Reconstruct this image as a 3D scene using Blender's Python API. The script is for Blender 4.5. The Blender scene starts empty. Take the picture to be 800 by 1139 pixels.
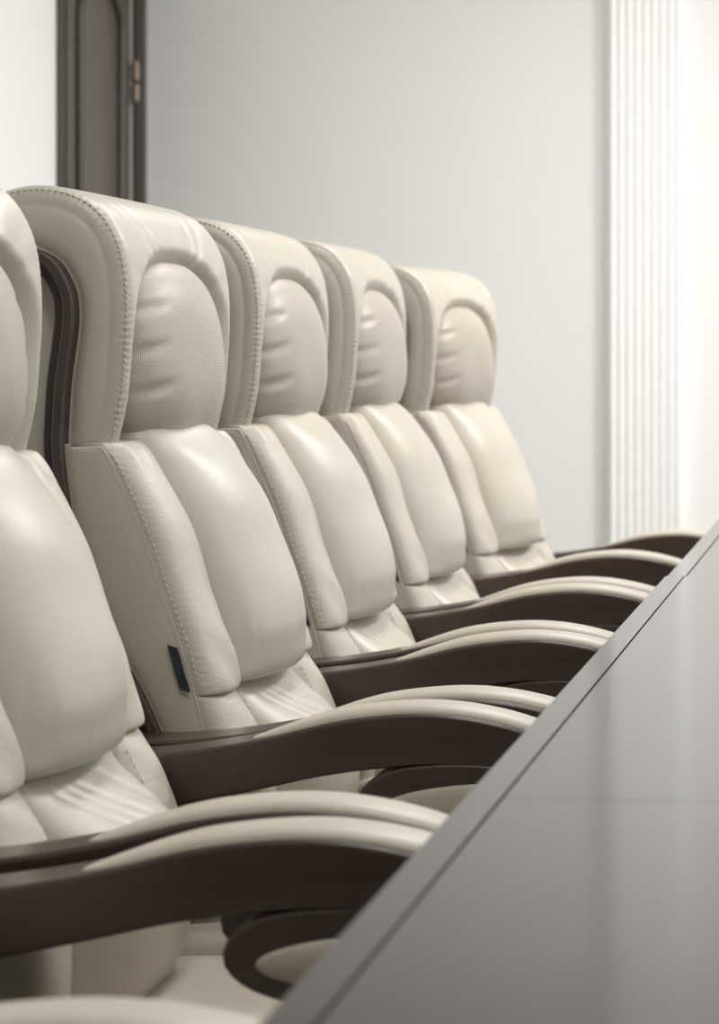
import bpy, bmesh, math, random
import numpy as np
from mathutils import Vector
random.seed(5)
sc = bpy.context.scene
C = sc.collection
PI = math.pi
HC = 1.08                      # eye height
XO = -0.62                     # world X of a chair's own origin

# ------------------------------------------------------------------ materials
def nodes(name):
    m = bpy.data.materials.new(name); m.use_nodes = True
    nt = m.node_tree
    return m, nt, nt.nodes, nt.links, nt.nodes['Principled BSDF']
def L(h):
    v = [int(h[i:i+2], 16)/255 for i in (0, 2, 4)]
    return tuple(((c+0.055)/1.055)**2.4 if c > 0.04045 else c/12.92 for c in v) + (1,)
def noise(N, K, scale, detail=3, rough=.55, vec=None):
    n = N.new('ShaderNodeTexNoise'); n.inputs['Scale'].default_value = scale
    n.inputs['Detail'].default_value = detail; n.inputs['Roughness'].default_value = rough
    if vec is not None: K.new(vec, n.inputs['Vector'])
    return n
def ramp(N, K, src, stops):
    r = N.new('ShaderNodeValToRGB'); e = r.color_ramp.elements
    while len(e) < len(stops): e.new(.5)
    for i, (p, c) in enumerate(stops): e[i].position = p; e[i].color = c
    K.new(src, r.inputs['Fac']); return r
def bump(N, K, B, h, strength, dist, prev=None):
    b = N.new('ShaderNodeBump'); b.inputs['Strength'].default_value = strength
    b.inputs['Distance'].default_value = dist
    K.new(h, b.inputs['Height'])
    if prev is not None: K.new(prev.outputs['Normal'], b.inputs['Normal'])
    K.new(b.outputs['Normal'], B.inputs['Normal']); return b

def leather_mat(name, c1, c2, rough=.40, perf=False, crease=0):
    m, nt, N, K, B = nodes(name)
    tc = N.new('ShaderNodeTexCoord')
    n1 = noise(N, K, 9, 3, .6, tc.outputs['Object'])
    r = ramp(N, K, n1.outputs['Fac'], [(.3, c1), (.7, c2)])
    col = r.outputs['Color']
    B.inputs['Roughness'].default_value = rough
    B.inputs['Specular IOR Level'].default_value = .55
    v = N.new('ShaderNodeTexVoronoi'); v.inputs['Scale'].default_value = 520
    v.feature = 'SMOOTH_F1'
    K.new(tc.outputs['Object'], v.inputs['Vector'])
    b1 = bump(N, K, B, v.outputs['Distance'], .16, .0011)
    n2 = noise(N, K, 55, 4, .6, tc.outputs['Object'])
    b2 = bump(N, K, B, n2.outputs['Fac'], .08, .004, b1)
    if crease:
        mp2 = N.new('ShaderNodeMapping'); mp2.inputs['Scale'].default_value = (40, 34, 105); mp2.inputs['Rotation'].default_value = (.5, .25, 0)
        K.new(tc.outputs['Object'], mp2.inputs['Vector'])
        n3 = noise(N, K, 1, 5, .6, mp2.outputs['Vector']); n3.inputs['Distortion'].default_value = .8
        b2 = bump(N, K, B, n3.outputs['Fac'], crease, .006, b2)
    if perf:
        uv = N.new('ShaderNodeUVMap'); uv.uv_map = 'UVMap'
        v2 = N.new('ShaderNodeTexVoronoi'); v2.inputs['Scale'].default_value = 1
        v2.inputs['Randomness'].default_value = 0
        mp = N.new('ShaderNodeMapping'); mp.inputs['Rotation'].default_value = (0, 0, PI/4)
        mp.inputs['Scale'].default_value = (1/.0036, 1/.0036, 1)
        K.new(uv.outputs['UV'], mp.inputs['Vector']); K.new(mp.outputs['Vector'], v2.inputs['Vector'])
        v2.voronoi_dimensions = '2D'
        hole = ramp(N, K, v2.outputs['Distance'], [(.18, (0, 0, 0, 1)), (.34, (1, 1, 1, 1))])
        mx = N.new('ShaderNodeMix'); mx.data_type = 'RGBA'
        K.new(hole.outputs['Color'], mx.inputs['Factor'])
        mx.inputs['A'].default_value = L('62594d')
        K.new(col, mx.inputs['B']); col = mx.outputs['Result']
        b3 = bump(N, K, B, hole.outputs['Color'], .5, .001, b2)
    K.new(col, B.inputs['Base Color'])
    return m
M_leather = leather_mat('cream_leather', L('b4ad9f'), L('b9b2a5'), .39)
M_crease = leather_mat('creased_leather', L('b4ad9f'), L('b9b2a5'), .42, crease=.16)
M_side = leather_mat('side_leather', L('ada597'), L('b2aa9c'), .46)
M_perf = leather_mat('perforated_leather', L('b6aea0'), L('bbb3a5'), .40, True)


def wood_mat(name, a, b, rough, scl, coat=0.0, ior=1.5):
    m, nt, N, K, B = nodes(name)
    tc = N.new('ShaderNodeTexCoord')
    mp = N.new('ShaderNodeMapping'); mp.inputs['Scale'].default_value = scl
    K.new(tc.outputs['Object'], mp.inputs['Vector'])
    n = noise(N, K, 1, 6, .62, mp.outputs['Vector'])
    r = ramp(N, K, n.outputs['Fac'], [(.32, a), (.68, b)])
    K.new(r.outputs['Color'], B.inputs['Base Color'])
    B.inputs['Roughness'].default_value = rough
    B.inputs['Coat Weight'].default_value = coat; B.inputs['Coat Roughness'].default_value = .12
    bump(N, K, B, n.outputs['Fac'], .05, .001)
    B.inputs['IOR'].default_value = ior
    return m
M_wood = wood_mat('dark_walnut', L('372c26'), L('43362e'), .34, (6, 60, 60), .15)
M_frame = wood_mat('frame_walnut', L('3b3029'), L('483b33'), .5, (60, 60, 8), .0)
M_dark_strip = wood_mat('dark_strip_wood', L('1f1a17'), L('272120'), .55, (60, 60, 8))  # darker wood colour for the rear strip of the chair frame
M_table = wood_mat('table_lacquer', L('2c2927'), L('34302d'), .13, (40, 3, 40), 0, 1.66)
M_tside = wood_mat('table_side', L('3d3835'), L('46403c'), .3, (40, 3, 40))
M_door = wood_mat('door_wood', L('5c554d'), L('665e56'), .42, (30, 30, 2))
M_dframe = wood_mat('door_frame_wood', L('4c463f'), L('565049'), .42, (30, 30, 2))

def plain(name, c, rough=.5, metal=0, bscale=None, bs=.1, bd=.002, var=None):
    m, nt, N, K, B = nodes(name)
    tc = N.new('ShaderNodeTexCoord')
    n = noise(N, K, bscale or 30, 4, .6, tc.outputs['Object'])
    c2 = var or tuple(min(1, x*1.04) for x in c[:3]) + (1,)
    r = ramp(N, K, n.outputs['Fac'], [(.35, c), (.65, c2)])
    K.new(r.outputs['Color'], B.inputs['Base Color'])
    B.inputs['Roughness'].default_value = rough; B.inputs['Metallic'].default_value = metal
    if bscale: bump(N, K, B, n.outputs['Fac'], bs, bd)
    return m
M_thread = plain('thread', L('c4bdae'), .6)
M_tag = plain('tag_fabric', L('1d2126'), .8, 0, 900, .4, .001, L('2a2f36'))
M_black = plain('black_nylon', L('17171a'), .45)
M_chrome = plain('steel', L('b8b8b8'), .25, 1)
M_hinge = plain('pale_brass', L('95887a'), .45, .4)
M_wall = plain('wallpaper', L('f1f1ef'), .75, 0, 260, .12, .002, L('f4f4f2'))
M_white = plain('white_gloss', L('f6f6f5'), .35)
M_ceil = plain('ceiling_paint', L('f0efec'), .8)
M_floor = wood_mat('floor_parquet', L('4a3e33'), L('584a3d'), .35, (8, 60, 8))
M_groove = plain('groove_dark', L('3a3836'), .35)
m, nt, N_, K_, B_ = nodes('light_diffuser')
B_.inputs['Emission Color'].default_value = (1, .97, .93, 1); B_.inputs['Emission Strength'].default_value = 1.5
M_lamp = m
m, nt, N_, K_, B_ = nodes('window_glass')
B_.inputs['Transmission Weight'].default_value = 1; B_.inputs['Roughness'].default_value = 0
B_.inputs['IOR'].default_value = 1.02
M_glass = m

# ------------------------------------------------------------------ mesh helpers
def link(name, V, F, mat, parent=None, smooth=True, uv=None, recalc=True):
    me = bpy.data.meshes.new(name)
    me.from_pydata([tuple(map(float, v)) for v in V], [], [tuple(f) for f in F])
    if recalc:
        bm = bmesh.new(); bm.from_mesh(me)
        bmesh.ops.recalc_face_normals(bm, faces=bm.faces[:]); bm.to_mesh(me); bm.free()
    if uv is not None:
        l = me.uv_layers.new(name='UVMap')
        for lp in me.loops: l.data[lp.index].uv = uv[lp.vertex_index]
    if smooth:
        me.shade_smooth()
    me.materials.append(mat); me.update()
    o = bpy.data.objects.new(name, me); C.objects.link(o)
    if parent: o.parent = parent
    return o
def empty(name, loc, rz=0):
    o = bpy.data.objects.new(name, None); C.objects.link(o)
    o.location = loc; o.rotation_euler = (0, 0, rz); o.empty_display_size = .1
    return o
def tag(o, label=None, cat=None, group=None, kind=None):
    if label: o['label'] = label
    if cat: o['category'] = cat
    if group: o['group'] = group
    if kind: o['kind'] = kind
    return o
class MB:
    """collects shapes into one mesh"""
    def __init__(s): s.V = []; s.F = []
    def add(s, V, F):
        k = len(s.V); s.V += [tuple(v) for v in V]; s.F += [tuple(i+k for i in f) for f in F]; return s
    def box(s, x0, x1, y0, y1, z0, z1):
        return s.add([(x, y, z) for x in (x0, x1) for y in (y0, y1) for z in (z0, z1)],
                     [(0, 1, 3, 2), (4, 6, 7, 5), (0, 4, 5, 1), (2, 3, 7, 6), (0, 2, 6, 4), (1, 5, 7, 3)])
    def cyl(s, p, q, r0, r1=None, n=20):
        r1 = r0 if r1 is None else r1
        p, q = Vector(p), Vector(q); d = (q-p).normalized()
        a = d.orthogonal().normalized(); b = d.cross(a)
        V = []
        for c, r in ((p, r0), (q, r1)):
            for i in range(n):
                t = 2*PI*i/n; V.append(c + a*r*math.cos(t) + b*r*math.sin(t))
        F = [(i, (i+1) % n, n+(i+1) % n, n+i) for i in range(n)] + [tuple(range(n)), tuple(range(n, 2*n))]
        return s.add(V, F)
    def build(s, name, mat, parent=None, smooth=False, bevel=0, seg=2, flat=False):
        o = link(name, s.V, s.F, mat, parent, smooth)
        if bevel:
            bm = bmesh.new(); bm.from_mesh(o.data)
            es = [e for e in bm.edges if len(e.link_faces) == 2 and e.calc_face_angle(0) > .5]
            bmesh.ops.bevel(bm, geom=es, offset=bevel, segments=seg, profile=.5, affect='EDGES', clamp_overlap=True)
            bm.to_mesh(o.data); bm.free()
            if flat: return o
            o.data.shade_smooth()
            try: o.data.set_sharp_from_angle(angle=.7)
            except Exception: pass
        return o

def spline(pts, n, closed=False):
    """Catmull-Rom through pts, resampled to n points of equal arc length"""
    P = np.array(pts, float)
    m = len(P); out = []
    segs = m if closed else m-1
    for i in range(segs):
        if closed: a, b, c, d = P[(i-1) % m], P[i], P[(i+1) % m], P[(i+2) % m]
        else: a, b, c, d = P[max(i-1, 0)], P[i], P[i+1], P[min(i+2, m-1)]
        for t in np.linspace(0, 1, 16, endpoint=False):
            out.append(.5*((2*b)+(-a+c)*t+(2*a-5*b+4*c-d)*t*t+(-a+3*b-3*c+d)*t**3))
    out.append(P[0] if closed else P[-1])
    out = np.array(out); s = np.r_[0, np.cumsum(np.linalg.norm(np.diff(out, axis=0), axis=1))]
    q = np.linspace(0, s[-1], n, endpoint=not closed)
    return np.stack([np.interp(q, s, out[:, k]) for k in range(P.shape[1])], 1)
def normals2(P, closed=True):
    T = (np.roll(P, -1, 0) - np.roll(P, 1, 0)) if closed else np.gradient(P, axis=0)
    T /= np.linalg.norm(T, axis=1)[:, None] + 1e-12
    return np.stack([T[:, 1], -T[:, 0]], 1)       # right-hand side of travel
def area2(P): return .5*np.sum(P[:, 0]*np.roll(P[:, 1], -1) - np.roll(P[:, 0], -1)*P[:, 1])

def rings_mesh(R, cap=True):
    """R: list of equal closed rings of 3D points"""
    n = len(R[0]); V = [p for r in R for p in r]; F = []
    for k in range(len(R)-1):
        for i in range(n):
            j = (i+1) % n
            F.append((k*n+i, k*n+j, (k+1)*n+j, (k+1)*n+i))
    if cap: F += [tuple(range(n)), tuple((len(R)-1)*n+i for i in range(n))]
    return V, F
def ss(x): x = np.clip(x, 0, 1); return x*x*(3-2*x)
def g(x): return np.exp(-x*x)

def extrude_profile(P, w, r, nin=8, side=((.005, -.018), (.0045, -.011), (.002, -.006), (-.001, -.003)), disp=None):
    """closed XZ profile P swept over y in [-w, w], rounded by r at its side edges, with puffed side panels"""
    if area2(P) < 0: P = P[::-1]
    Nn = normals2(P)
    cols = [(-w-a, o) for a, o in side]
    for k in range(9):
        f = PI/2*k/8; cols.append((-w + r*(1-math.cos(f)), r*math.sin(f)))
    mid = [(y, r) for y in np.linspace(-w+r, w-r, nin+2)[1:-1]]
    cols = cols + mid + [(-y, o) for y, o in cols[::-1]]
    R = []
    for y, o in cols:
        Q = P + Nn*o
        if disp is not None: Q = disp(Q, P, Nn, y, o)
        R.append(np.c_[Q[:, 0], np.full(len(Q), y), Q[:, 1]])
    return R

def extrude_strip(Fc, Bc, w, r, nin=8, puff=.006, lip=.002, disp=None, ncap=7):
    """profile lying between a front curve and a rear curve (equal counts, same direction), swept over y; each side is a puffed panel"""
    n = len(Fc); P = np.r_[Fc, Bc[::-1]]
    if area2(P) < 0: P = np.r_[Bc, Fc[::-1]]
    Nn = normals2(P)
    cols = [(-w, -lip)]
    for k in range(9):
        f = PI/2*k/8; cols.append((-w + r*(1-math.cos(f)), r*math.sin(f)))
    cols += [(y, r) for y in np.linspace(-w+r, w-r, nin+2)[1:-1]] + [(-y, o) for y, o in cols[::-1]]
    R = []
    for y, o in cols:
        Q = P + Nn*o
        if disp is not None: Q = disp(Q, P, Nn, y, o)
        R.append(np.c_[Q[:, 0], np.full(len(Q), y), Q[:, 1]])
    V, F = rings_mesh(R, False); V = [tuple(v) for v in V]
    N2 = 2*n
    for side, off in ((-1, 0), (1, (len(R)-1)*N2)):
        idx = []
        for i in range(n):
            a, b = off+i, off+N2-1-i
            row = [a]
            te = min(1, 8*min(i, n-1-i)/n)**.5
            for k in range(1, ncap):
                t = k/ncap; t = .5-.5*math.cos(PI*t)
                pa, pb = np.array(V[a]), np.array(V[b]); p = pa*(1-t)+pb*t
                p[1] += side*puff*(4*t*(1-t))**.8*te
                V.append(tuple(p)); row.append(len(V)-1)
            row.append(b); idx.append(row)
        for i in range(n-1):
            for k in range(ncap):
                F.append((idx[i][k], idx[i][k+1], idx[i+1][k+1], idx[i+1][k]))
    return R, V, F, P

def loft(z0, z1, base, yc, w, h, n=2.2, m=7, nu=34, nv=90, back=.02, disp=None, wend=.0, m0=None):
    """cushion: grid over u (across y) and v (up z) bulging to +x from base(z); closed by a back face"""
    R = []
    for k in range(nv+1):
        t = k/nv; v = -math.cos(PI*t)*.5 + (2*t-1)*.5
        z = z0 + (z1-z0)*(v+1)/2
        mm = m0 if (m0 and v < 0) else m
        e = max(0, 1-abs(v)**mm)**(1/mm)
        ww = w*(1-wend*(1-e))
        ring = []
        for i in range(nu+1):
            u = -math.cos(PI*i/nu)
            f = max(0, 1-abs(u)**n)**(1/n)
            y = yc + ww*u
            x = base(z) + h(z)*e*f
            if disp is not None: x += disp(u, v, y, z)*min(1, 3*e*f)
            ring.append((x, y, z))
        for y in np.linspace(yc+ww, yc-ww, 6)[0:]:
            ring.append((base(z)-back, y, z))
        R.append(ring)
    return rings_mesh(R)

def superell(c, abc, e1, e2, nu=40, nv=24):
    V = []; F = []
    sg = lambda x, p: math.copysign(abs(x)**p, x)
    for j in range(nv+1):
        b = -PI/2 + PI*j/nv
        for i in range(nu):
            a = 2*PI*i/nu
            V.append((c[0]+abc[0]*sg(math.cos(b), e1)*sg(math.cos(a), e2),
                      c[1]+abc[1]*sg(math.cos(b), e1)*sg(math.sin(a), e2), c[2]+abc[2]*sg(math.sin(b), e1)))
    for j in range(nv):
        for i in range(nu):
            k = (i+1) % nu; F.append((j*nu+i, j*nu+k, (j+1)*nu+k, (j+1)*nu+i))
    return V, F

def stitches(path, step, ln, rad, mb):
    P = np.array(path); s = np.r_[0, np.cumsum(np.linalg.norm(np.diff(P, axis=0), axis=1))]
    at = lambda q: Vector([np.interp(q, s, P[:, k]) for k in range(3)])
    q = step/2
    while q + ln < s[-1]:
        a, b = at(q), at(q+ln); d = (b-a); mmid = (a+b)/2
        dn = d.normalized(); u = dn.orthogonal().normalized(); w_ = dn.cross(u)
        V = []; n = 6
        for c, r in ((a, .35), (a+d*.25, 1), (b-d*.25, 1), (b, .35)):
            for i in range(n):
                t = 2*PI*i/n; V.append(c+(u*math.cos(t)+w_*math.sin(t))*rad*r)
        F = [(k*n+i, k*n+(i+1) % n, (k+1)*n+(i+1) % n, (k+1)*n+i) for k in range(3) for i in range(n)]
        F += [tuple(range(n)), tuple(range(3*n, 4*n))]
        mb.add(V, F); q += step

# ------------------------------------------------------------------ the executive chair
SH = lambda pts: [(x-XO, z) for x, z in pts]       # profiles are noted in room X and shifted to the chair's own origin
WOOD = SH([(-1.02, 1.196), (-.998, 1.204), (-.975, 1.198), (-.957, 1.186), (-.944, 1.165), (-.937, 1.144), (-.936, 1.114), (-.94, 1.081),
           (-.945, 1.045), (-.948, 1.0), (-.949, .971), (-.946, .939), (-.939, .891), (-.925, .844), (-.907, .791),
           (-.883, .733), (-.853, .68), (-.826, .618), (-.806, .55), (-.80, .48), (-.80, .40)])
SEAM_H = SH([(-.917, .973), (-.905, 1.026), (-.9, 1.08), (-.898, 1.115), (-.899, 1.158), (-.904, 1.19), (-.915, 1.217),
             (-.933, 1.239), (-.957, 1.251), (-.985, 1.256), (-1.011, 1.254)])
SEAM_B = SH([(-.918, .995), (-.91, .975), (-.894, .948), (-.873, .902), (-.855, .86), (-.835, .80), (-.818, .754), (-.797, .685), (-.781, .621),
             (-.768, .55), (-.768, .48), (-.785, .40)])
CENT = SH([(-.86, 1.01), (-.847, .985), (-.822, .945), (-.79, .893), (-.768, .842), (-.746, .79), (-.735, .744), (-.732, .71), (-.722, .68),
           (-.692, .62), (-.668, .56), (-.67, .50), (-.70, .43), (-.75, .38)])
def zfun(pts):
    P = spline(pts, 200); o = np.argsort(P[:, 1]); P = P[o]
    return lambda z: float(np.interp(z, P[:, 1], P[:, 0]))
wood_x = zfun(WOOD[4:]); seam_x = zfun(SEAM_B); cent_x = zfun(CENT); bol_x = lambda z: seam_x(z)+.0025

def make_chair():
    root = empty('executive_chair', (0, 0, 0))
    W2 = .235
    # --- headrest hood
    Fc = spline(SEAM_H + SH([(-1.035, 1.245), (-1.047, 1.225)]), 190)
    Bc = spline(SH([(-.949, .966)]) + [(x+.001, z) for x, z in WOOD[9:1:-1]] + SH([(-1.0, 1.207), (-1.03, 1.203), (-1.044, 1.212)]), 190)
    sarc = np.r_[np.arange(190), np.arange(190)]*.0021
    def hood(Q, P, Nn, y, o):
        a = abs(y); Q = Q.copy(); z = P[:, 1]
        front = ss((Nn[:, 0]-.05)/.4)*(P[:, 0] > -.955-XO)
        k3 = np.where(z > 1.08, 2.7, 1.0)
        up = np.maximum(0, z-1.075)
        q = ((a/.194)**2.6 + (up/.116)**2.6)**(1/2.6)
        rec = ss((1.14-q)/.26)*ss((z-.955)/.012)
        Q[:, 0] -= .027*rec*front
        Q += Nn*(.002*math.sqrt(max(0, 1-(a/.24)**2))*ss((z-1.16)/.07))[:, None]
        if o > 0:
            edge = g((a-.228)/.007)
            Q += Nn*(.0006*edge*np.sin(sarc*2*PI/.0078))[:, None]
            th = np.arctan2(a, up+1e-6); wr = 0
            sg_ = 1 if y < 0 else 0
            for t0, am, wd in ((.48+.05*sg_, .0022, .05), (.66, .0032, .055), (.90-.04*sg_, .0008, .05), (1.06, .0010, .05)):
                wr = wr + am*g((th-t0-.22*(q-1))/wd)
            Q -= Nn*(wr*front*ss((q-.98)/.15)*ss((1.95-q)/.8)*ss((.232-a)/.03))[:, None]
        return Q
    R, V, F, P = extrude_strip(Fc, Bc, W2, .022, 72, .006, .002, hood)
    hd = link('headrest', V, F, M_leather, root)
    sel = [i for i in range(len(P)) if any(abs(P[i]-q).sum() < 1e-9 for q in Fc[:172])]
    for col in (5, len(R)-6):
        pts = R[col][sel].copy(); pts[:, 1] += -.0004 if col == 5 else .0004
        pts[:, [0, 2]] += normals2(P)[sel]*.0009
        mb = MB(); stitches(pts, .0078, .0056, .0010, mb); mb.build('headrest_stitching', M_thread, hd, True)
    # --- perforated neck pillow
    V = []; UV = []; nu, nv = 96, 72
    hw, zc, hh = .178, 1.079, .119
    bx = lambda z: -.911-XO + .0*z
    R = []
    for k in range(nv+1):
        v = -math.cos(PI*k/nv); ring = []
        for i in range(nu+1):
            u = -math.cos(PI*i/nu)
            # round-topped outline
            k2 = 2.3 if v > 0 else 3.2
            ext = max(0, 1-abs(v)**k2)**(1/k2)
            y = hw*u*(.25+.75*ext); z = zc+hh*v
            fb = max(0, 1-abs(u)**2.4)**(1/2.2)*max(0, 1-abs(v)**2.3)**(1/2.3)
            x = bx(z)+.066*fb - .006*v
            # gathers from both ends
            en = ss((abs(u)-.52)/.4)*min(1, 3*fb)
            x -= .0045*en*max(0, math.sin(v*15+1.2*math.sin(u*4)+.6))**2*(1 if v < .5 else .5)
            x += .0012*math.sin(u*5+v*3)*fb
            ring.append((x, y, z)); UV.append((.235*math.asin(max(-1, min(1, u)))/1.2, .135*math.asin(v)))
        for y in np.linspace(ring[-1][1], ring[0][1], 5):
            ring.append((bx(0)-.012, y, zc+hh*v)); UV.append((y, zc+hh*v))
        R.append(ring)
    link('neck_pillow', *rings_mesh(R), M_perf, root, uv=UV)
    # --- side body of the back rest
    Fc = spline(SH([(-.905, .967)])+SEAM_B[2:], 150); Bc = spline(SH([(-.945, .966)])+[(x+.001, z) for x, z in WOOD[10:]], 150)
    R, V, F, P = extrude_strip(Fc, Bc, .25, .003, 4, .005, .001)
    bd = link('backrest', V, F, M_side, root)
    # --- wood frame strips
    for s_ in (-1, 1):
        Wp = spline(WOOD, 150); Nw = normals2(Wp, False)
        if Nw[70, 0] < 0: Nw = -Nw
        sect = [(0, .224), (.0, .258), (-.002, .2605), (-.011, .2605), (-.013, .258), (-.013, .224)]
        R = [[(p[0]+n[0]*a, s_*y, p[1]+n[1]*a) for a, y in sect] for p, n in zip(Wp, Nw)]
        fr = link('back_frame', *rings_mesh(R), M_frame, root); fr.data.set_sharp_from_angle(angle=.6)
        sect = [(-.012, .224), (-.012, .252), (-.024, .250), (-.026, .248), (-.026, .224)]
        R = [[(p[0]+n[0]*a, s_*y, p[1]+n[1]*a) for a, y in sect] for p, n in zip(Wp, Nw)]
        il = link('frame_dark_strip', *rings_mesh(R), M_dark_strip, fr); il.data.set_sharp_from_angle(angle=.6); il['label'] = 'near-black inner edge strip'
    # --- rear shell
    Wp = spline(WOOD[1:], 90); Nw = normals2(Wp, False)
    if Nw[40, 0] < 0: Nw = -Nw
    a = Wp - Nw*.006
    rear = spline(SH([(-.86, .40), (-.875, .48), (-.885, .56), (-.91, .65), (-.945, .73), (-.98, .82), (-1.0, .9), (-1.012, 1.0), (-1.014, 1.08), (-1.016, 1.14), (-1.024, 1.175)]), 90)
    if (a[0, 1]-a[-1, 1])*(rear[0, 1]-rear[-1, 1]) < 0: rear = rear[::-1]
    R, V, F, P = extrude_strip(a, rear, .222, .014, 6, .002, .002)
    link('rear_shell', V, F, M_side, root)
    # --- front cushions
    SZ = .677
    def puck(u, v, y, z, sgn):                       # puckers beside the stitched outer seam
        return .00035*g((sgn*u+.955)/.05)*math.sin(z*2*PI/.0083+2*math.sin(z*31))
    for s_ in (1, -1):                                # s_=1: near side
        def d_up(u, v, y, z, s_=s_):
            q = s_*u
            x = puck(u, v, y, z, s_)
            t = ss((.80-z)/.10)                       # slanting folds low on the bolster
            x += .0015*t*math.sin((z*105 + q*3.2+math.sin(z*40)))*ss((q+.9)/.5)*ss((1-q)/.3)
            x += .0016*math.sin(z*37+q*2.2)*ss((q+.5)/.8)
            x += .004*ss((z-.93)/.05)*math.sin(q*9+1)
            return x
        V = loft(SZ, .974, bol_x, -s_*.186, .0625, lambda z: .029+.006*ss((.97-z)/.1), 2.3, 7, 40, 190, .035, d_up, .12, 14)
        b = link('side_bolster', *V, M_crease, root)
        mb = MB()
        pts = []
        for z in np.linspace(SZ+.012, .962, 160):
            u = -.990; f = (1-abs(u)**2.3)**(1/2.3)
            vv = (z-SZ)/(.974-SZ)*2-1; e = max(0, 1-abs(vv)**(14 if vv < 0 else 7))**(1/(14 if vv < 0 else 7))
            hh_ = (.029+.006*ss((.97-z)/.1))
            pts.append((bol_x(z)+hh_*e*f+.0006, -s_*(.186+.0625*.990*(1-.12*(1-e))+.0004), z))
        stitches(pts, .0083, .006, .0009, mb); mb.build('bolster_stitching', M_thread, b, True)
        def d_lo(u, v, y, z, s_=s_):
            return puck(u, v, y, z, s_) + .0018*math.sin(z*60+u*3)*ss((z-.6)/.05)
        V = loft(.41, SZ+.001, bol_x, -s_*.187, .0615, lambda z: .050*(1-.5*ss((z-.57)/.125)**1.2), 2.4, 8, 34, 120, .035, d_lo, .08)
        lb = link('lower_bolster', *V, M_crease, root)
        pts = []
        for z in np.linspace(.56, SZ-.008, 90):
            h_ = .050*(1-.5*ss((z-.57)/.125)**1.2)
            pts.append((bol_x(z)+h_*(1-.62**2.4)**(1/2.4)+.0012, -s_*.187+s_*.0615*.62, z))
        mb = MB(); stitches(pts, .0083, .006, .0009, mb); mb.build('bolster_stitching', M_thread, lb, True)
    def d_c(u, v, y, z):
        x = 0
        for k, (q0, sl, am) in enumerate(((.42, 3.0, .0016), (.58, 2.3, .0028), (.72, 1.8, .0030), (.85, 1.3, .0026))):   # fan of folds at the far lower corner
            x -= am*g((u - q0 - (z-SZ)*sl)/.045)*ss((.80-z)/.07)*ss((z-SZ-.008)/.02)
        for q0, sl, am in ((.90, -.6, .0018), (.80, -.9, .0012)):
            x -= am*g((-u - q0 - (z-SZ)*sl)/.05)*ss((.78-z)/.06)*ss((z-SZ-.008)/.02)
        x += .0016*math.sin(z*22+u*2.5)*(1-u*u)
        x += .0035*ss((z-.93)/.05)*math.sin(u*6+.8)
        return x
    V = loft(SZ, .994, seam_x, 0, .154, lambda z: (cent_x(z)-seam_x(z))+.008, 2.15, 5, 64, 130, .015, d_c, .05, 5.5)
    link('backrest_panel', *V, M_leather, root)
    def d_l(u, v, y, z):
        x = 0
        for u0, sl, am, w_ in ((-.75, 5.2, .004, .05), (-.6, 6.5, .0035, .05), (-.42, 7.5, .003, .045), (.1, 6.0, .0025, .05), (.45, 5.0, .002, .05), (.8, 3, .003, .05), (.66, 3.4, .0025, .04)):
            x -= 1.5*am*g((u-u0-(SZ-z)*sl-60*(SZ-z)**2)/w_/1.6)*ss((SZ-z-.004)/.03)*ss((z-.54)/.06)
        return x
    V = loft(.39, SZ+.004, seam_x, 0, .138, lambda z: (cent_x(z)-seam_x(z)+.004)*(1-.64*ss((z-.595)/.088)), 3.0, 9, 64, 120, .015, d_l, .04)
    lp = link('lumbar_panel', *V, M_leather, root)
    # --- fabric tag sewn into the near seam
    tz = [(.733, 0), (.684, 0)]
    mb = MB()
    V = []; F = []
    for k in range(9):
        z = .735-.052*k/8; x = seam_x(z)
        wv = .0008*math.sin(k*1.1)
        for dx, dy in ((-.0005, 0), (-.0125, 0), (-.0125, -.0014), (-.0005, -.0014)):
            V.append((x+dx, -.2535+dy+wv-(.0028 if dx > -.005 else .0035), z-dx*.3))
    R = [V[4*k:4*k+4] for k in range(9)]
    tg = link('fabric_tag', *rings_mesh(R), M_tag, root, smooth=False); tg['label'] = 'small black fabric tag sewn into the side seam'
    # --- arms
    top = [(-.90, .630), (-.84, .630), (-.77, .633), (-.70, .642), (-.63, .655), (-.56, .672), (-.50, .680), (-.45, .681), (-.40, .675), (-.35, .662), (-.30, .640), (-.26, .612), (-.243, .585),
           (-.25, .572), (-.28, .561), (-.33, .557), (-.40, .556), (-.47, .558), (-.505, .566), (-.526, .579), (-.531, .594), (-.52, .609), (-.495, .621), (-.45, .627), (-.40, .627), (-.35, .620),
           (-.322, .614), (-.326, .621), (-.36, .629), (-.41, .634), (-.46, .635), (-.52, .630), (-.58, .621), (-.63, .610), (-.70, .595), (-.77, .582), (-.84, .578), (-.90, .578)]
    prof = spline(SH(top), 220, True)
    ax = np.array(SH([(-.665, .6485), (-.63, .655), (-.56, .672), (-.50, .680), (-.45, .681), (-.40, .675), (-.35, .662), (-.30, .640), (-.262, .612)]))
    ax = spline(ax, 60); an = normals2(ax, False)
    if an[20, 1] < 0: an = -an
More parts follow.
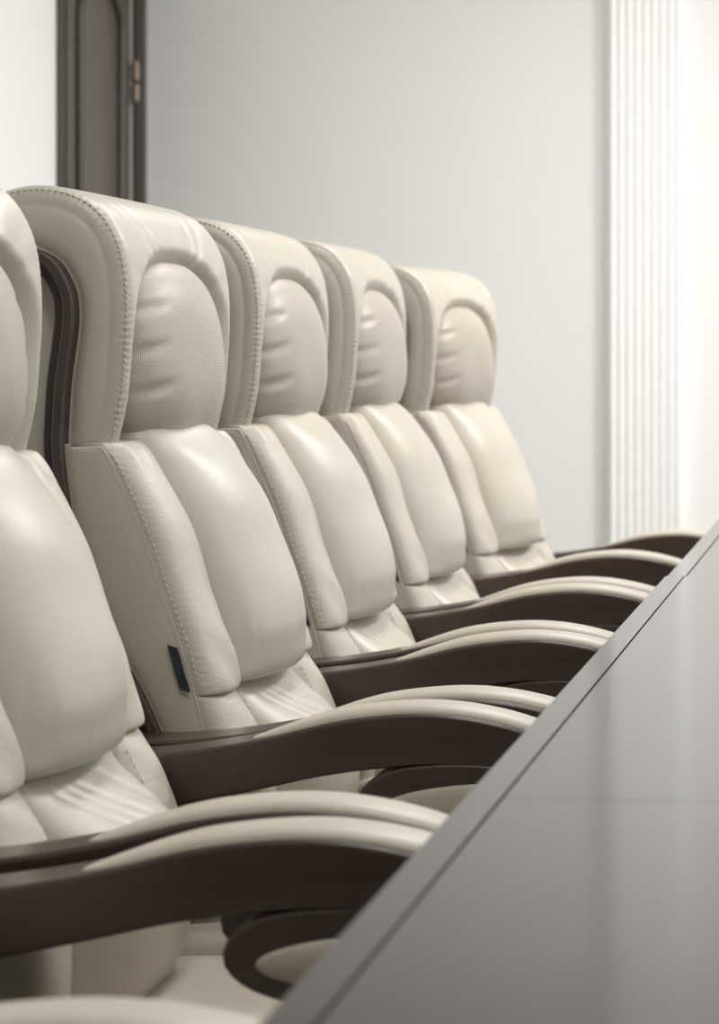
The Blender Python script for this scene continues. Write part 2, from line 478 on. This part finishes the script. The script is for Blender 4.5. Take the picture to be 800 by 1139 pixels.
    for s_ in (-1, 1):
        yc = s_*.282
        R = extrude_profile(prof, .035, .005, 2, side=((0, -.002),))
        R = [np.c_[r[:, 0], r[:, 1]+yc, r[:, 2]+.001] for r in R]
        arm = link('armrest', *rings_mesh(R), M_wood, root); arm.data.set_sharp_from_angle(angle=.9)
        # pad: domed strip, pointed at the rear
        R = []
        for k, (p, n) in enumerate(zip(ax, an)):
            t = k/59
            e = math.sqrt(max(0, 1-(1-min(1, t/.30))**2)); e2 = math.sqrt(max(0, 1-max(0, (t-.93)/.07)**2))
            hw_ = .0315*(.12+.88*e)*(.3+.7*e2); th = .0145*(.10+.90*e**1.2)*(.05+.95*e2)
            ring = []
            for i in range(15):
                f = PI*i/14; c, s2 = math.cos(f), math.sin(f)
                ring.append((yc+hw_*math.copysign(abs(c)**.55, c), .001+th*abs(s2)**.6))
            ring += [(yc-hw_*.95, -.008), (yc+hw_*.95, -.008)]
            R.append([(p[0]+n[0]*q, y, p[1]+n[1]*q) for y, q in ring])
        link('arm_pad', *rings_mesh(R), M_leather, arm)
        for f_ in (-1, 1):                            # inset pads of the scroll, one on each face
            V, F = superell((-.39-XO, yc+f_*.035, .5905), (.118, .007, .0225), 1.0, 1.0, 44, 18)
            V = [(x + (z-.5825)*.4*0, y, z+.010*math.sin((x+.39+XO)*4)) for x, y, z in V]
            link('scroll_pad', V, F, M_side, arm)
        MB().box(-.42-XO, -.35-XO, yc-.02, yc+.02, .33, .552).build('arm_bracket', M_black, arm, bevel=.006)
    # --- seat
    V, F = superell((-.53-XO, 0, .375), (.265, .20, .068), .35, .35, 72, 32)
    V = [(x, y, z+.008*math.cos(y*6)*(z > .375)) for x, y, z in V]
    st = link('seat', V, F, M_leather, root)
    for s_ in (-1, 1):
        V, F = superell((-.53-XO, s_*.217, .385), (.262, .042, .078), .45, .5, 56, 24)
        link('seat_bolster', V, F, M_side, root)
    MB().box(-.74-XO, -.36-XO, -.2, .2, .285, .325).box(-.84-XO, -.64-XO, -.14, .14, .29, .315).box(-.845-XO, -.815-XO, -.14, .14, .29, .44).build('seat_pan', M_black, root, bevel=.008)
    MB().cyl((-.56-XO, 0, .20), (-.56-XO, 0, .29), .026).cyl((-.56-XO, 0, .09), (-.56-XO, 0, .21), .035).build('gas_column', M_chrome, root, True, 0).data.set_sharp_from_angle(angle=.6)
    for k in range(5):
        a_ = 2*PI*k/5+.3; d = Vector((math.cos(a_), math.sin(a_), 0)); q = Vector((-d.y, d.x, 0)); o_ = Vector((-.56-XO, 0, 0))
        R = []
        for t in np.linspace(0, 1, 8):
            c = o_+d*(.02+.28*t)+Vector((0, 0, .115-.045*t)); wv = .032-.012*t; hv = .02-.006*t
            R.append([tuple(c+q*wv*sx+Vector((0, 0, hv*sz))) for sx, sz in ((-1, -1), (-.6, 1), (.6, 1), (1, -1))])
        lg = link('base_leg', *rings_mesh(R), M_wood, root, False)
        c = o_+d*.29
        MB().cyl(c+q*.012+Vector((0, 0, .026)), c+q*.03+Vector((0, 0, .026)), .026).cyl(c-q*.03+Vector((0, 0, .026)), c-q*.012+Vector((0, 0, .026)), .026) \
            .cyl(c+Vector((0, 0, .03)), c+Vector((0, 0, .075)), .011).build('caster', M_black, lg, bevel=.003)
    return root

def kids(o): return [c for c in bpy.data.objects if c.parent == o]
def copy_tree(o, parent=None):
    c = o.copy(); C.objects.link(c)
    if parent: c.parent = parent
    for ch in kids(o): copy_tree(ch, c)
    return c
proto = make_chair()
# (dx, y, yaw degrees, dz, label)
CH = [(0.015, 1.68, 0, 0, 'cream leather chair nearest the camera, only an armrest and a sliver of back showing'),
      (-0.018, 2.36, 0, 0, 'cream leather chair whose headrest and backrest are cut by the left photo edge'),
      (0.008, 3.04, 0, 0, 'cream leather chair in sharp focus, dark wood frame strip visible along its headrest side'),
      (-0.008, 3.72, 0, 0, 'cream leather chair directly behind the sharply focused one, stitched headrest side slightly blurred'),
      (-0.010, 4.40, 0, 0, 'cream leather chair second from the far end of the row, wedged between two others'),
      (0.022, 5.105, -8, -.014, 'cream leather chair at the far end of the row against the bare back wall')]
for i, (dx, y, yaw, dz, lab) in enumerate(CH):
    o = proto if i == 0 else copy_tree(proto)
    o.scale.z = 1+dz; o.location = (XO+dx, y, 0); o.rotation_euler.z = math.radians(yaw)
    tag(o, lab, 'chair', 'executive chairs in a row along the table')

# ------------------------------------------------------------------ conference table
tb = empty('conference_table', (.4, 2.0, 0))
tag(tb, 'long dark lacquered conference table with a glossy sectioned top, along the row of chairs', 'table')
def rel(o):                                            # parent keeping place
    o.parent = tb; o.location = (-.4, -2.0, 0); return o
EDGE, BAND, RIGHT = -.298, .0275, 1.10
for k in range(4):
    y0 = -1.80+1.79*k; y1 = y0+1.79; sh = .003 if k == 3 else 0
    fs = rel(MB().box(EDGE+BAND+sh+.0012, RIGHT-BAND, y0+.0006, y1-.0006, .715, .75).build('table_panel', M_table))
    e1 = MB().box(EDGE+sh, EDGE+BAND+sh-.0012, y0+.0001, y1-.0001, .71, .75).build('edge_band', M_table); e1.parent = fs
    e2 = MB().box(RIGHT-BAND+.0025, RIGHT, y0+.0001, y1-.0001, .71, .75).build('edge_band', M_table); e2.parent = fs
rel(MB().box(EDGE+.02, RIGHT-.02, -1.79, 5.35, .70, .7165).build('subtop', M_tside))
for y in (-1.3, .3, 1.9, 3.5, 4.9):
    rel(MB().box(.12, .68, y-.12, y+.12, .06, .701).box(.06, .74, y-.18, y+.18, 0, .06).build('pedestal', M_tside, None, bevel=.004))
rel(MB().box(.38, .42, -1.3, 4.9, .30, .62).build('modesty_panel', M_tside))

# ------------------------------------------------------------------ room shell
XL, XR, YB, YF, ZC = -2.31, 3.4, 7.6, -3.2, 2.9
st = lambda o: tag(o, kind='structure')
st(MB().box(XL-.2, XR+.2, YF-.2, YB+.2, -.1, 0).build('floor', M_floor))
st(MB().box(XL-.2, XR+.2, YF-.2, YB+.2, ZC, ZC+.1).build('ceiling', M_ceil))
st(MB().box(XL-.2, XR+.2, YB, YB+.2, 0, ZC).build('wall_back', M_wall))
st(MB().box(XL-.2, XR+.2, YF-.2, YF, 0, ZC).build('wall_front', M_wall))
D0, D1, DH = 6.86, 7.50, 2.32                           # door opening in the left wall
st(MB().box(XL-.2, XL, YF, D0, 0, ZC).box(XL-.2, XL, D1, YB, 0, ZC).box(XL-.2, XL, D0, D1, DH, ZC).build('wall_left', M_wall))
WN = [(-2.2, -.4), (.6, 2.4), (3.4, 5.0), (5.7, 7.1)]; WZ0, WZ1 = .85, 2.55
wr = MB().box(XR, XR+.2, YF, YB, 0, WZ0).box(XR, XR+.2, YF, YB, WZ1, ZC)
ed = [YF]+[v for p in WN for v in p]+[YB]
for a, b in zip(ed[0::2], ed[1::2]): wr.box(XR, XR+.2, a, b, WZ0, WZ1)
st(wr.build('wall_right', M_wall))
for i, (a, b) in enumerate(WN):
    w = st(empty('window_%d' % (i+1), (XR+.08, (a+b)/2, WZ0)))
    h = (b-a)/2; H = WZ1-WZ0; m_ = MB()
    for y0, y1, z0, z1 in ((-h, -h+.06, 0, H), (h-.06, h, 0, H), (-h, h, 0, .06), (-h, h, H-.06, H), (-.03, .03, .06, H-.06)):
        m_.box(-.03, .03, y0, y1, z0, z1)
    m_.build('window_frame', M_white, w)
    MB().box(-.004, .004, -h+.06, h-.06, .06, H-.06).build('window_pane', M_glass, w)
    MB().box(-.22, -.03, -h-.03, h+.03, -.035, 0).build('window_sill', M_white, w, bevel=.004)
for nm, b in (('baseboard_back', (XL, XR, YB-.018, YB, 0, .11)), ('baseboard_left', (XL, XL+.018, YF, D0-.08, 0, .11)),
              ('baseboard_right', (XR-.018, XR, YF, YB, 0, .11)), ('baseboard_front', (XL, XR, YF, YF+.018, 0, .11))):
    st(MB().box(*b).build(nm, M_white, bevel=.003))
# fluted white trim on the back wall
pl = [(-.832, 0), (-.829, -.012), (-.803, -.052), (-.797, -.054)]
x = -.797
for k in range(8):
    dep = .0055 - .0004*k
    for j in range(1, 7):
        t = j/7; pl.append((x+.024*t, -.054+dep*math.sin(PI*t)))
    x += .024; pl.append((x, -.054)); x += .002; pl.append((x, -.054))
pl += [(x+.012, -.045), (x+.02, -.02), (x+.02, 0)]
R = [[(a, YB-.0005+b, z) for a, b in pl] for z in (.0, ZC)]
o = link('trim_1', *rings_mesh(R), M_white); o.data.set_sharp_from_angle(angle=.5); st(o)
# door
dr = st(empty('door_1', (XL, (D0+D1)/2, 0)))
hw = (D1-D0)/2
cas = MB()
for y0, y1 in ((-hw-.085, -hw+.004), (hw-.004, hw+.075)):
    cas.box(-.0, .022, y0, y1, 0, DH+.07).box(.022, .030, y0+.014, y1-.030 if y0 < 0 else y1-.02, 0, DH+.055)
cas.box(0, .022, -hw-.085, hw+.075, DH, DH+.09)
cas.build('door_casing', M_dframe, dr, bevel=.004)
leaf = MB().box(-.05, -.006, -hw+.006, hw-.006, .008, DH-.004).build('door_leaf', M_door, dr, bevel=.003)
def arch(w, z0, z1, rise, n=24):
    P = [(-w, z0), (w, z0)]
    for i in range(n+1):
        a = PI*i/n; P.append((w*math.cos(a), z1+rise*math.sin(a)**.9))
    return P
def ringbar(name, P, wd, x0, x1, mat, parent):           # moulding along an outline in the door plane
    P = np.array(P); A = P if area2(P) > 0 else P[::-1]; Nn_ = normals2(A)
    prof_ = [(0, x0), (.0, x1*.5), (wd*.3, x1), (wd*.6, x1), (wd, x0)]
    rings = [[(h_, A[i, 0]-Nn_[i, 0]*a, A[i, 1]-Nn_[i, 1]*a) for a, h_ in prof_] for i in range(len(A))]
    rings.append(rings[0])
    return link(name, *rings_mesh(rings, False), mat, parent)
ringbar('panel_moulding', arch(.215, 1.10, 2.06, .16), .034, -.008, .016, M_dframe, leaf)
ringbar('panel_moulding', [(-.215, .22), (-.07, .22), (.07, .22), (.215, .22), (.215, .5), (.215, .95), (.07, .95), (-.07, .95), (-.215, .95), (-.215, .5)], .034, -.008, .016, M_dframe, leaf)
for zc_ in (1.93, .3):
    hgm = MB()
    for dz in (-.058, .008):
        hgm.cyl((.012, hw-.006, zc_+dz), (.012, hw-.006, zc_+dz+.05), .011).cyl((.012, hw-.006, zc_+dz-.008), (.012, hw-.006, zc_+dz), .004, .011)
    hgm.cyl((.012, hw-.006, zc_+.058), (.012, hw-.006, zc_+.072), .009, .003)
    hgm.build('door_hinge', M_hinge, leaf, True).data.set_sharp_from_angle(angle=.6)
hl = MB().cyl((-.006, -hw+.06, 1.02), (.045, -hw+.06, 1.02), .009).cyl((.045, -hw+.06, 1.02), (.045, -hw+.18, 1.02), .009).box(-.006, .0, -hw+.035, -hw+.085, .93, 1.11)
hl.build('door_handle', M_hinge, leaf, bevel=.002)

# ------------------------------------------------------------------ lights of the room
LP = [(-.35, 1.5, 19), (-.35, 3.6, 19), (-.35, 5.7, 27), (1.2, 1.5, 9), (1.2, 3.6, 15), (1.2, 5.7, 78)]  # all out of view; back row added and set strong to brighten back wall
def area(name, loc, rot, sx, sy, e, col):
    l = bpy.data.lights.new(name, 'AREA'); l.shape = 'RECTANGLE'; l.size = sx; l.size_y = sy; l.energy = e; l.color = col
    o = bpy.data.objects.new(name, l); C.objects.link(o); o.location = loc; o.rotation_euler = rot; return o
for i, (x, y, en) in enumerate(LP):
    t = empty('ceiling_light', (x, y, ZC-.03))
    tag(t, 'unseen square white ceiling light panel overhead', 'ceiling light', 'ceiling light panels')
    MB().box(-.31, .31, -.31, -.29, 0, .03).box(-.31, .31, .29, .31, 0, .03).box(-.31, -.29, -.29, .29, 0, .03).box(.29, .31, -.29, .29, 0, .03).build('frame', M_white, t)
    MB().box(-.29, .29, -.29, .29, .008, .02).build('diffuser', M_lamp, t)
    l = area('ceiling_lamp', (x, y, ZC-.035), (0, 0, 0), .58, .58, en, (1, .98, .95)); 
for i, (a, b) in enumerate(WN):
    area('daylight', (XR+.06, (a+b)/2, (WZ0+WZ1)/2), (0, PI/2, 0), WZ1-WZ0-.1, b-a-.1, (3, 6, 30, 17)[i], (.95, .98, 1))
w = bpy.data.worlds.new('World'); sc.world = w; w.use_nodes = True
bg = w.node_tree.nodes['Background']; bg.inputs[0].default_value = (.85, .92, 1, 1); bg.inputs[1].default_value = 1.0

# ------------------------------------------------------------------ camera
cam = bpy.data.cameras.new('camera'); co = bpy.data.objects.new('camera', cam); C.objects.link(co)
co.location = (0, 0, HC); co.rotation_euler = (PI/2, 0, math.radians(4))
cam.sensor_fit = 'HORIZONTAL'; cam.sensor_width = 36; cam.lens = 2700/800*36
cam.shift_x = -377/800; cam.shift_y = -177.5/800
cam.clip_start = .05; cam.clip_end = 60
cam.dof.use_dof = True; cam.dof.focus_distance = 2.98; cam.dof.aperture_fstop = 11
sc.camera = co
vs = sc.view_settings
vs.view_transform = 'Standard'; vs.look = 'None'; vs.gamma = 1; vs.use_curve_mapping = False; vs.exposure = 0
sc.cycles.use_denoising = True
sc.cycles.max_bounces = 8; sc.cycles.diffuse_bounces = 5
